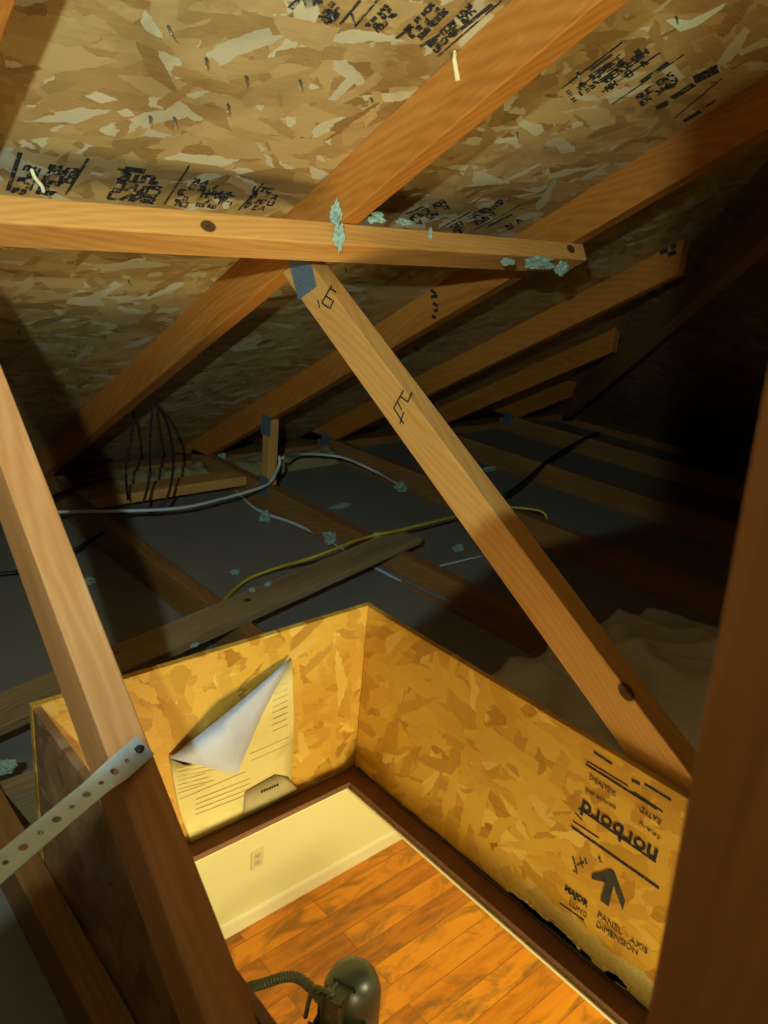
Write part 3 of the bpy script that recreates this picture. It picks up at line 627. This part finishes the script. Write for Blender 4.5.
# ------------------------------------------------------------------ stamps on the roof deck
dk_dir = V((0, 1, -RS)).normalized()
def deck_marks(quads):
    bm = bmesh.new(); o = onroof(quads[0][0][0], quads[0][0][1]); N = V((0, -RS, -1)).normalized()
    for (a, b, w) in quads:
        pa, pb2 = onroof(*a), onroof(*b); d = (pb2 - pa); 
        if d.length < 1e-5: continue
        d.normalize(); n = N.cross(d) * w / 2; q = [pa - n, pb2 - n, pb2 + n, pa + n]
        vs = [bm.verts.new(x - o + N * .0010) for x in q]; vt = [bm.verts.new(x - o + N * .0004) for x in q]; bm.faces.new(vs); bm.faces.new(vt[::-1])
        for i in range(4): j = (i + 1) % 4; bm.faces.new((vs[i], vt[i], vt[j], vs[j]))
    return link('printed_stamp', bm, DECKINK, deck, Matrix.Translation(o))
rnd = random.Random(3)
def rows(o, u, v, n, gw, gh, nrow=1, wid=.003, gap=.25, keep=.8):
    """illegible worn print: glyph strokes in rows; o = px origin, u = px unit along the line, v = px unit across"""
    out = []
    for r in range(nrow):
        for k in range(n):
            if rnd.random() > keep: continue
            gx = k * gw * (1 + gap); gy = r * gh * 1.35
            P = lambda a, b: (o[0] + u[0] * (gx + a * gw) + v[0] * (gy + b * gh), o[1] + u[1] * (gx + a * gw) + v[1] * (gy + b * gh))
            S4 = [((0, 0), (0, 1)), ((1, 0), (1, 1)), ((0, 0), (1, 0)), ((0, 1), (1, 1)), ((0, .5), (1, .5)), ((0, 0), (1, 1))]
            for a, b in rnd.sample(S4, rnd.choice((2, 3, 3, 4))): out.append((P(*a), P(*b), wid * rnd.uniform(.7, 1.4)))
    return out
def U(x, y): L = math.hypot(x, y); return (x / L, y / L)
DECKINK = ink('deck_stamp_ink', (.022, .021, .02), .53, 75)
D = U(.8, -.56); Dn = U(.56, .8)
deck_marks([((562, 88), (622, 42), .004), ((578, 88), (616, 58), .003), ((602, 92), (660, 52), .005), ((612, 104), (684, 54), .003), ((590, 70), (612, 54), .007), ((640, 82), (668, 62), .010),
            ((664, 88), (676, 84), .014), ((656, 108), (668, 102), .020), ((672, 98), (694, 84), .018), ((694, 80), (718, 68), .030), ((674, 118), (722, 78), .003), ((684, 121), (700, 111), .014), ((706, 106), (716, 100), .008)]
           + rows((566, 92), D, Dn, 12, 4.5, 5, 2, .0035) + rows((600, 80), D, Dn, 9, 5, 6, 2, .004) + rows((636, 96), D, Dn, 7, 5, 5, 2, .0035) + rows((618, 62), D, Dn, 5, 4, 5, 1, .004))
D2 = U(.45, -.9); D2n = U(.95, .12)
deck_marks([((66, 194), (88, 158), .004), ((8, 190), (20, 152), .006), ((30, 190), (40, 168), .003), ((164, 204), (190, 164), .003), ((238, 210), (264, 182), .003), ((124, 168), (145, 171), .012), ((205, 193), (222, 194), .007), ((130, 172), (118, 168), .006)]
           + rows((12, 192), D2, D2n, 5, 5, 5, 2, .004) + rows((36, 193), D2, D2n, 6, 4.5, 5, 3, .003) + rows((50, 196), D2, D2n, 6, 4.5, 6, 2, .003)
           + rows((108, 198), D2, D2n, 3, 8, 9, 3, .0055, .3, 1) + rows((142, 202), D2, D2n, 5, 4, 5, 2, .003) + rows((172, 205), D2, D2n, 5, 5, 6, 3, .003, .3, .6) + rows((196, 206), D2, D2n, 5, 4, 5, 5, .0025, .3, .6) + rows((244, 208), D2, D2n, 4, 5, 5, 4, .003, .3, .7))
D3 = U(.7, -.72); D3n = U(.72, .7)
deck_marks([((290, 8), (304, -6), .008), ((304, 4), (322, -2), .014), ((355, 26), (384, -8), .003), ((340, 24), (360, 0), .004), ((438, 56), (504, -2), .003), ((396, 38), (412, 26), .005), ((420, 46), (440, 34), .006), ((452, 36), (492, 4), .007)]
           + rows((362, 28), D3, D3n, 8, 3.5, 4, 3, .0028, .25, .6) + rows((404, 30), D3, D3n, 9, 4, 5, 3, .003, .25, .6) + rows((428, 44), D3, D3n, 10, 4.5, 5, 2, .0035, .3, .8) + rows((318, 16), D3, D3n, 3, 6, 6, 2, .004))
D4 = U(.85, -.45); D4n = U(.5, .8)
deck_marks([((470, 232), (520, 205), .003), ((440, 228), (470, 212), .005), ((405, 214), (424, 206), .006), ((488, 226), (512, 214), .007)] + rows((400, 222), D4, D4n, 8, 5, 5, 2, .004) + rows((450, 226), D4, D4n, 9, 5, 5, 2, .004, .3, .7) + rows((500, 228), D4, D4n, 4, 5, 5, 1, .004))
# ------------------------------------------------------------------ roofing nails poking through
def nail(px, L=.02, bend=.0):
    p = onroof(*px); N = V((0, -RS, -1)).normalized(); bm = bmesh.new()
    add_tube(bm, [V((0, 0, 0)), N * L * .6 + V((bend * .3, 0, 0)), N * L + V((bend, 0, 0))], [.0016, .0015, .0004], 6)
    # lifted wood sliver round the hole
    add_tube(bm, [V((0, 0, 0)), V((.005, .002, -.003))], [.002, .0006], 5)
    tag(link('roofing_nail', bm, NAILM, None, Matrix.Translation(p), True), 'steel roofing nail point poking down through the strand board roof deck', 'nail', 'roofing nails through the deck')
NAILM = plain('nail_steel', srgb(120, 125, 130), .35, .8)
for px in [(206, 58), (246, 76), (300, 80), (371, 98), (150, 116), (174, 117), (228, 104), (168, 26), (330, 11), (352, 14), (676, 16), (577, 72), (517, 132), (610, 262), (345, 268), (128, 280), (575, 200), (505, 195), (262, 300), (72, 350), (34, 170), (626, 232), (400, 150 - 20), (18, 330)]:
    nail(px, .013, rnd.uniform(-.006, .006))
# curled pale shaving
bm = bmesh.new(); add_tube(bm, smooth_path([V((0, 0, 0)), V((.004, -.002, -.012)), V((.012, -.004, -.022)), V((.014, -.002, -.030))], 4), [.0006] + [.0028] * 11 + [.0008], 6)
tag(link('wood_shaving', bm, plain('pale_shaving', srgb(235, 220, 175), .7), None, Matrix.Translation(onroof(31, 168)), True), 'pale curled shaving hanging from the roof deck at the far left', 'shaving')
# pale scraped streak in the right bay
bm = bmesh.new(); o = onroof(676, 26); N = V((0, -RS, -1)).normalized()
for poly in ([(666, 20), (676, 18), (690, 20), (726, 2), (722, 8), (696, 26), (680, 31)],):
    vs = [bm.verts.new(onroof(*p) - o + N * .0012) for p in poly]; bm.faces.new(vs)
    r = bmesh.ops.extrude_face_region(bm, geom=bm.faces[:]); [setattr(v, 'co', v.co - N * .001) for v in r['geom'] if isinstance(v, bmesh.types.BMVert)]
tag(link('torn_flake', bm, plain('pale_flake', srgb(196, 206, 184), .6, vary=.15), deck, Matrix.Translation(o)), 'pale bare flake')
# ------------------------------------------------------------------ room below
ZF = -2.45; YW = 2.643
fm, nt, b_, _o = newmat('hardwood_planks'); g = G(nt); tc = g.n('TexCoord'); v = tc.outputs['Object']
bk_ = g.n('TexBrick'); g.l(g.map(v, loc=(.3, .06, 0)), bk_.inputs['Vector']); bk_.offset = .37; bk_.offset_frequency = 2; bk_.inputs['Scale'].default_value = 1; bk_.inputs['Brick Width'].default_value = 1.15; bk_.inputs['Row Height'].default_value = .125
bk_.inputs['Mortar Size'].default_value = .0018; bk_.inputs['Mortar Smooth'].default_value = .3; bk_.inputs['Color1'].default_value = (0, 0, 0, 1); bk_.inputs['Color2'].default_value = (1, 1, 1, 1); bk_.inputs['Bias'].default_value = 0
sc = g.n('SeparateColor'); g.l(bk_.outputs['Color'], sc.inputs[0]); br_ = sc.outputs[0]
cmb = g.n('CombineXYZ'); g.l(g.math('MULTIPLY', br_, 7), cmb.inputs[0]); g.l(g.math('MULTIPLY', br_, 31), cmb.inputs[1]); vs_ = g.vm('ADD', v, cmb.outputs[0])
gr, _ = g.noise(g.map(vs_, sc=(3, 22, 1)), 1, 5, .6, .6); bl, _ = g.noise(g.map(vs_, sc=(4, 9, 1)), 1, 4, .6, 1.0)
c = g.ramp(g.math('ADD', g.math('MULTIPLY', gr, .6), g.math('MULTIPLY', br_, .35)), [(.25, srgb(160, 90, 14)), (.5, srgb(208, 128, 22)), (.75, srgb(222, 148, 36))])
c = g.mix(g.math('MULTIPLY', g.ramp(bl, [(.47, 0.), (.66, 1.)]), .7), c, srgb(112, 74, 30)); c = g.mix(g.math('MULTIPLY', bk_.outputs['Fac'], .7), c, srgb(60, 34, 14))
g.l(c, b_.inputs['Base Color']); b_.inputs['Roughness'].default_value = .35; g.l(g.bump(gr, .15, .001), b_.inputs['Normal'])
box('floor_hardwood', (-2, -3, ZF - .03), (4.5, YW + .1, ZF), fm, bev=0, kind='structure')
box('wall_far', (-2, YW, ZF), (4.5, YW + .1, -.0135), PAINT, bev=0, kind='structure')
box('wall_right', (4.5, -3, ZF), (4.6, YW + .1, -.0135), PAINT, bev=0, kind='structure')
box('wall_left', (-2.1, -3, ZF), (-2, YW + .1, -.0135), PAINT, bev=0, kind='structure')
box('wall_near', (-2.1, -3.1, ZF), (4.6, -3, -.0135), PAINT, bev=0, kind='structure')
bm = bmesh.new(); prof = [(0, 0), (-.015, 0), (-.015, .07), (-.011, .083), (-.005, .088), (0, .09)]
a = [bm.verts.new((-2, y, z)) for y, z in prof]; b2 = [bm.verts.new((4.5, y, z)) for y, z in prof]
for i in range(len(prof)): j = (i + 1) % len(prof); bm.faces.new((a[i], b2[i], b2[j], a[j]))
bm.faces.new(a); bm.faces.new(b2[::-1]); link('baseboard_far', bm, WHITE, None, Matrix.Translation(V((0, YW - .0005, ZF))))['kind'] = 'structure'
oc = on(1, 257, 858, YW)
outlet = thing('wall_outlet', (oc.x, YW, oc.z), 'white duplex electrical outlet on the cream wall below', 'outlet')
IV = plain('white_outlet_plastic', srgb(226, 218, 180), .4)
box('cover_plate', (oc.x - .036, YW - .006, oc.z - .058), (oc.x + .036, YW - .0003, oc.z + .058), IV, outlet, .002)
for s in (-1, 1):
    sk = box('socket', (oc.x - .017, YW - .009, oc.z + s * .021 - .015), (oc.x + .017, YW - .0061, oc.z + s * .021 + .015), plain('socket_plastic', srgb(206, 198, 160), .4), outlet, .0015)
    bm = bmesh.new()
    for dx in (-.006, .006): add_box(bm, (dx, 0, .003), (.002, .0006, .008))
    add_tube(bm, [V((0, -.0003, -.008)), V((0, .0003, -.008))], .0022, 8)
    link('slot', bm, BLK, sk, Matrix.Translation(V((oc.x, YW - .0093, oc.z + s * .021))))
# ------------------------------------------------------------------ black vacuum with hose, standing on the floor below
zt = ZF + .62; vc = onz(354, 970, zt); dep = -(M3.transposed() @ (vc - EYE)).z; R = 30 / F * dep
BK1 = plain('glossy_black_plastic', srgb(26, 34, 26), .36, spec=.6, vary=.1); BK2 = plain('woven_black_webbing', srgb(34, 32, 22), .8, vary=.6, sc=90, bump=(1, .004)); BK3 = plain('dark_hose_rubber', srgb(46, 50, 34), .5)
vac = thing('vacuum_cleaner', (vc.x, vc.y, ZF), 'black upright vacuum cleaner with glossy domed top on the wooden floor', 'vacuum')
bm = bmesh.new(); prof = [(0, .62), (R * .45, .615), (R * .8, .585), (R * .97, .53), (R, .46), (R * 1.02, .36), (R * .98, .355)]
def lathe(bm, prof, seg=28, sx=1, sy=1):
    rings = []
    for r_, z in prof:
        if r_ < 1e-6: rings.append([bm.verts.new((0, 0, z))])
        else: rings.append([bm.verts.new((r_ * math.cos(k * 2 * math.pi / seg) * sx, r_ * math.sin(k * 2 * math.pi / seg) * sy, z)) for k in range(seg)])
    for i in range(len(rings) - 1):
        A, B = rings[i], rings[i + 1]
        for k in range(seg):
            j = (k + 1) % seg
            if len(A) == 1: bm.faces.new((A[0], B[k], B[j]))
            elif len(B) == 1: bm.faces.new((A[k], A[j], B[0]))
            else: bm.faces.new((A[k], B[k], B[j], A[j]))
lathe(bm, prof + [(0, .355)]); base = Matrix.Translation(V((vc.x, vc.y, ZF))); tag(link('motor_cap', bm, BK1, vac, base, True), 'glossy domed cap')
bm = bmesh.new(); lathe(bm, [(0, .354), (R * .9, .354), (R * .95, .2), (R * 1.0, .05), (R * .95, .03), (0, .03)]); link('body', bm, BK2, vac, base, True)
bm = bmesh.new(); add_box(bm, (0, -.02, .0135), (R * 2.6, R * 2.4, .027)); bevel(bm, .01, 3); link('floor_head', bm, BK1, vac, base)
# camera-facing side direction (towards viewer and left)
vl = V((-.70, -.25, 0)).normalized()
bm = bmesh.new(); add_box(bm, vl * R * .95 + V((0, 0, .53)), (R * .75, R * .6, .14), Matrix.Rotation(math.atan2(vl.y, vl.x), 3, 'Z')); bevel(bm, .015, 3); hs = link('hose_socket', bm, BK1, vac, base)
bm = bmesh.new()
wv_ = V((-.9, -.45, 0)).normalized(); sd = V((-wv_.y, wv_.x, 0))
bm2 = bmesh.new(); add_box(bm2, wv_ * R * .95 + V((0, 0, .24)), (R * .7, R * 1.5, .44), Matrix.Rotation(math.atan2(wv_.y, wv_.x), 3, 'Z') @ Matrix.Rotation(.06, 3, 'Y')); bevel(bm2, .02, 3)
tag(link('webbing_bag', bm2, BK2, vac, base), 'dark woven side bag')
hp = [wv_ * R * .9 - sd * R * .5 + V((0, 0, .60)), wv_ * R * 1.25 - sd * R * .2 + V((0, 0, .64)), wv_ * R * 1.0 + sd * R * .0 * 0 - sd * R * .9 + V((0, 0, .6)), wv_ * R * .7 - sd * R * 1.2 + V((0, 0, .5)), wv_ * R * .9 - sd * R * 1.25 + V((0, 0, .40))]
bm3 = bmesh.new(); add_tube(bm3, smooth_path(hp, 6), .010, 8); link('handle', bm3, BK3, vac, base, True)
bm.free()
h0 = vc + vl * R * 1.2 + V((0, 0, -.09)); hpts = [h0, onz(298, 978, zt - .12), onz(262, 984, zt - .18), onz(235, 996, zt - .3), onz(190, 1040, ZF + .05), onz(150, 1090, ZF + .03)]
hp2 = smooth_path(hpts, 24); bm = bmesh.new(); add_tube(bm, [p - vc + V((0, 0, vc.z - ZF)) for p in hp2], [.021 + (.002 if i % 2 else -.002) for i in range(len(hp2))], 12)
tag(link('hose', bm, BK3, vac, base, False), 'ribbed dark hose')
# ------------------------------------------------------------------ lights
w = bpy.data.worlds.new('world'); S.world = w; w.use_nodes = True; w.node_tree.nodes['Background'].inputs[0].default_value = (.02, .022, .03, 1); w.node_tree.nodes['Background'].inputs[1].default_value = .1
# hand torch: square-edged cold beam from behind and left of the camera
Lp = V((-.18, -.03, 1.09))
cp = on(2, 652, 522, .05)                       # corner of the beam on the floor
br_pt = on(0, 487, 517, .838); r_pt = on(0, 672, 180, 1.448)
def unit(v): return v.normalized()
nb = unit((cp - Lp).cross(br_pt - Lp)); nr = unit((r_pt - Lp).cross(cp - Lp))
if nb.z > 0: nb = -nb                            # outward normal of bottom plane (down)
if nr.dot(A_) < 0 and nr.x < 0: nr = -nr
if nr.dot(V((1, -1, 0))) < 0: nr = -nr
st_pt = on(0, 120, 752, .228); nb2 = unit((st_pt - Lp).cross(br_pt - Lp)); nb2 = -nb2 if nb2.z > 0 else nb2
hot = (onroof(240, 170) - Lp).normalized()
ld = bpy.data.lights.new('torch_beam', 'POINT'); ld.energy = 64; ld.color = (.76, .98, .88); ld.shadow_soft_size = .012; ld.use_nodes = True
lo_ = bpy.data.objects.new('torch_beam', ld); COL.objects.link(lo_); lo_.location = Lp
g = G(ld.node_tree); em = [n for n in ld.node_tree.nodes if n.type == 'EMISSION'][0]; dv = g.n('TexCoord').outputs['Normal']
SG = 1
def dotn(v): return g.n('VectorMath', operation='DOT_PRODUCT'), v
def dt(v):
    x = g.n('VectorMath', operation='DOT_PRODUCT'); g.l(dv, x.inputs[0]); x.inputs[1].default_value = tuple(c * SG for c in v); return x.outputs['Value']
def edge(v, w):   # 1 inside (dot<0), soft over w
    x = g.n('MapRange', interpolation_type='SMOOTHSTEP'); g.l(dt(v), x.inputs[0]); x.inputs[1].default_value = w; x.inputs[2].default_value = -w; x.inputs[3].default_value = 0; x.inputs[4].default_value = 1; return x.outputs[0]
hs_ = g.math('POWER', g.math('MAXIMUM', dt(hot), 0), 8)
prof_ = g.math('ADD', .32, g.math('MULTIPLY', hs_, .95))
fwd = g.math('GREATER_THAN', dt(hot), .25)
g.l(g.math('MULTIPLY', fwd, g.math('MULTIPLY', prof_, g.math('ADD', .02, g.math('MULTIPLY', g.math('MAXIMUM', edge(nb, .009), edge(nb2, .012)), edge(nr, .03))))), em.inputs['Strength'])  # small constant term is an added fill for areas outside the beam
print('TORCH', nb, nr, hot)
def area(name, loc, aim, size, e, col):
    l = bpy.data.lights.new(name, 'AREA'); l.shape = 'DISK'; l.size = size; l.energy = e; l.color = col
    o = bpy.data.objects.new(name, l); COL.objects.link(o); d = (V(aim) - V(loc)); o.matrix_world = Matrix.Translation(V(loc)) @ d.to_track_quat('-Z', 'Y').to_matrix().to_4x4(); return o
WARM = (1, .88, .46)
def point(name, loc, r, e, col):
    l = bpy.data.lights.new(name, 'POINT'); l.shadow_soft_size = r; l.energy = e; l.color = col
    o = bpy.data.objects.new(name, l); COL.objects.link(o); o.location = loc
point('room_lamp', (.25, -.75, -.85), .3, 135, WARM)
point('room_lamp_far', (2.6, .2, -.35), .2, 140, WARM)
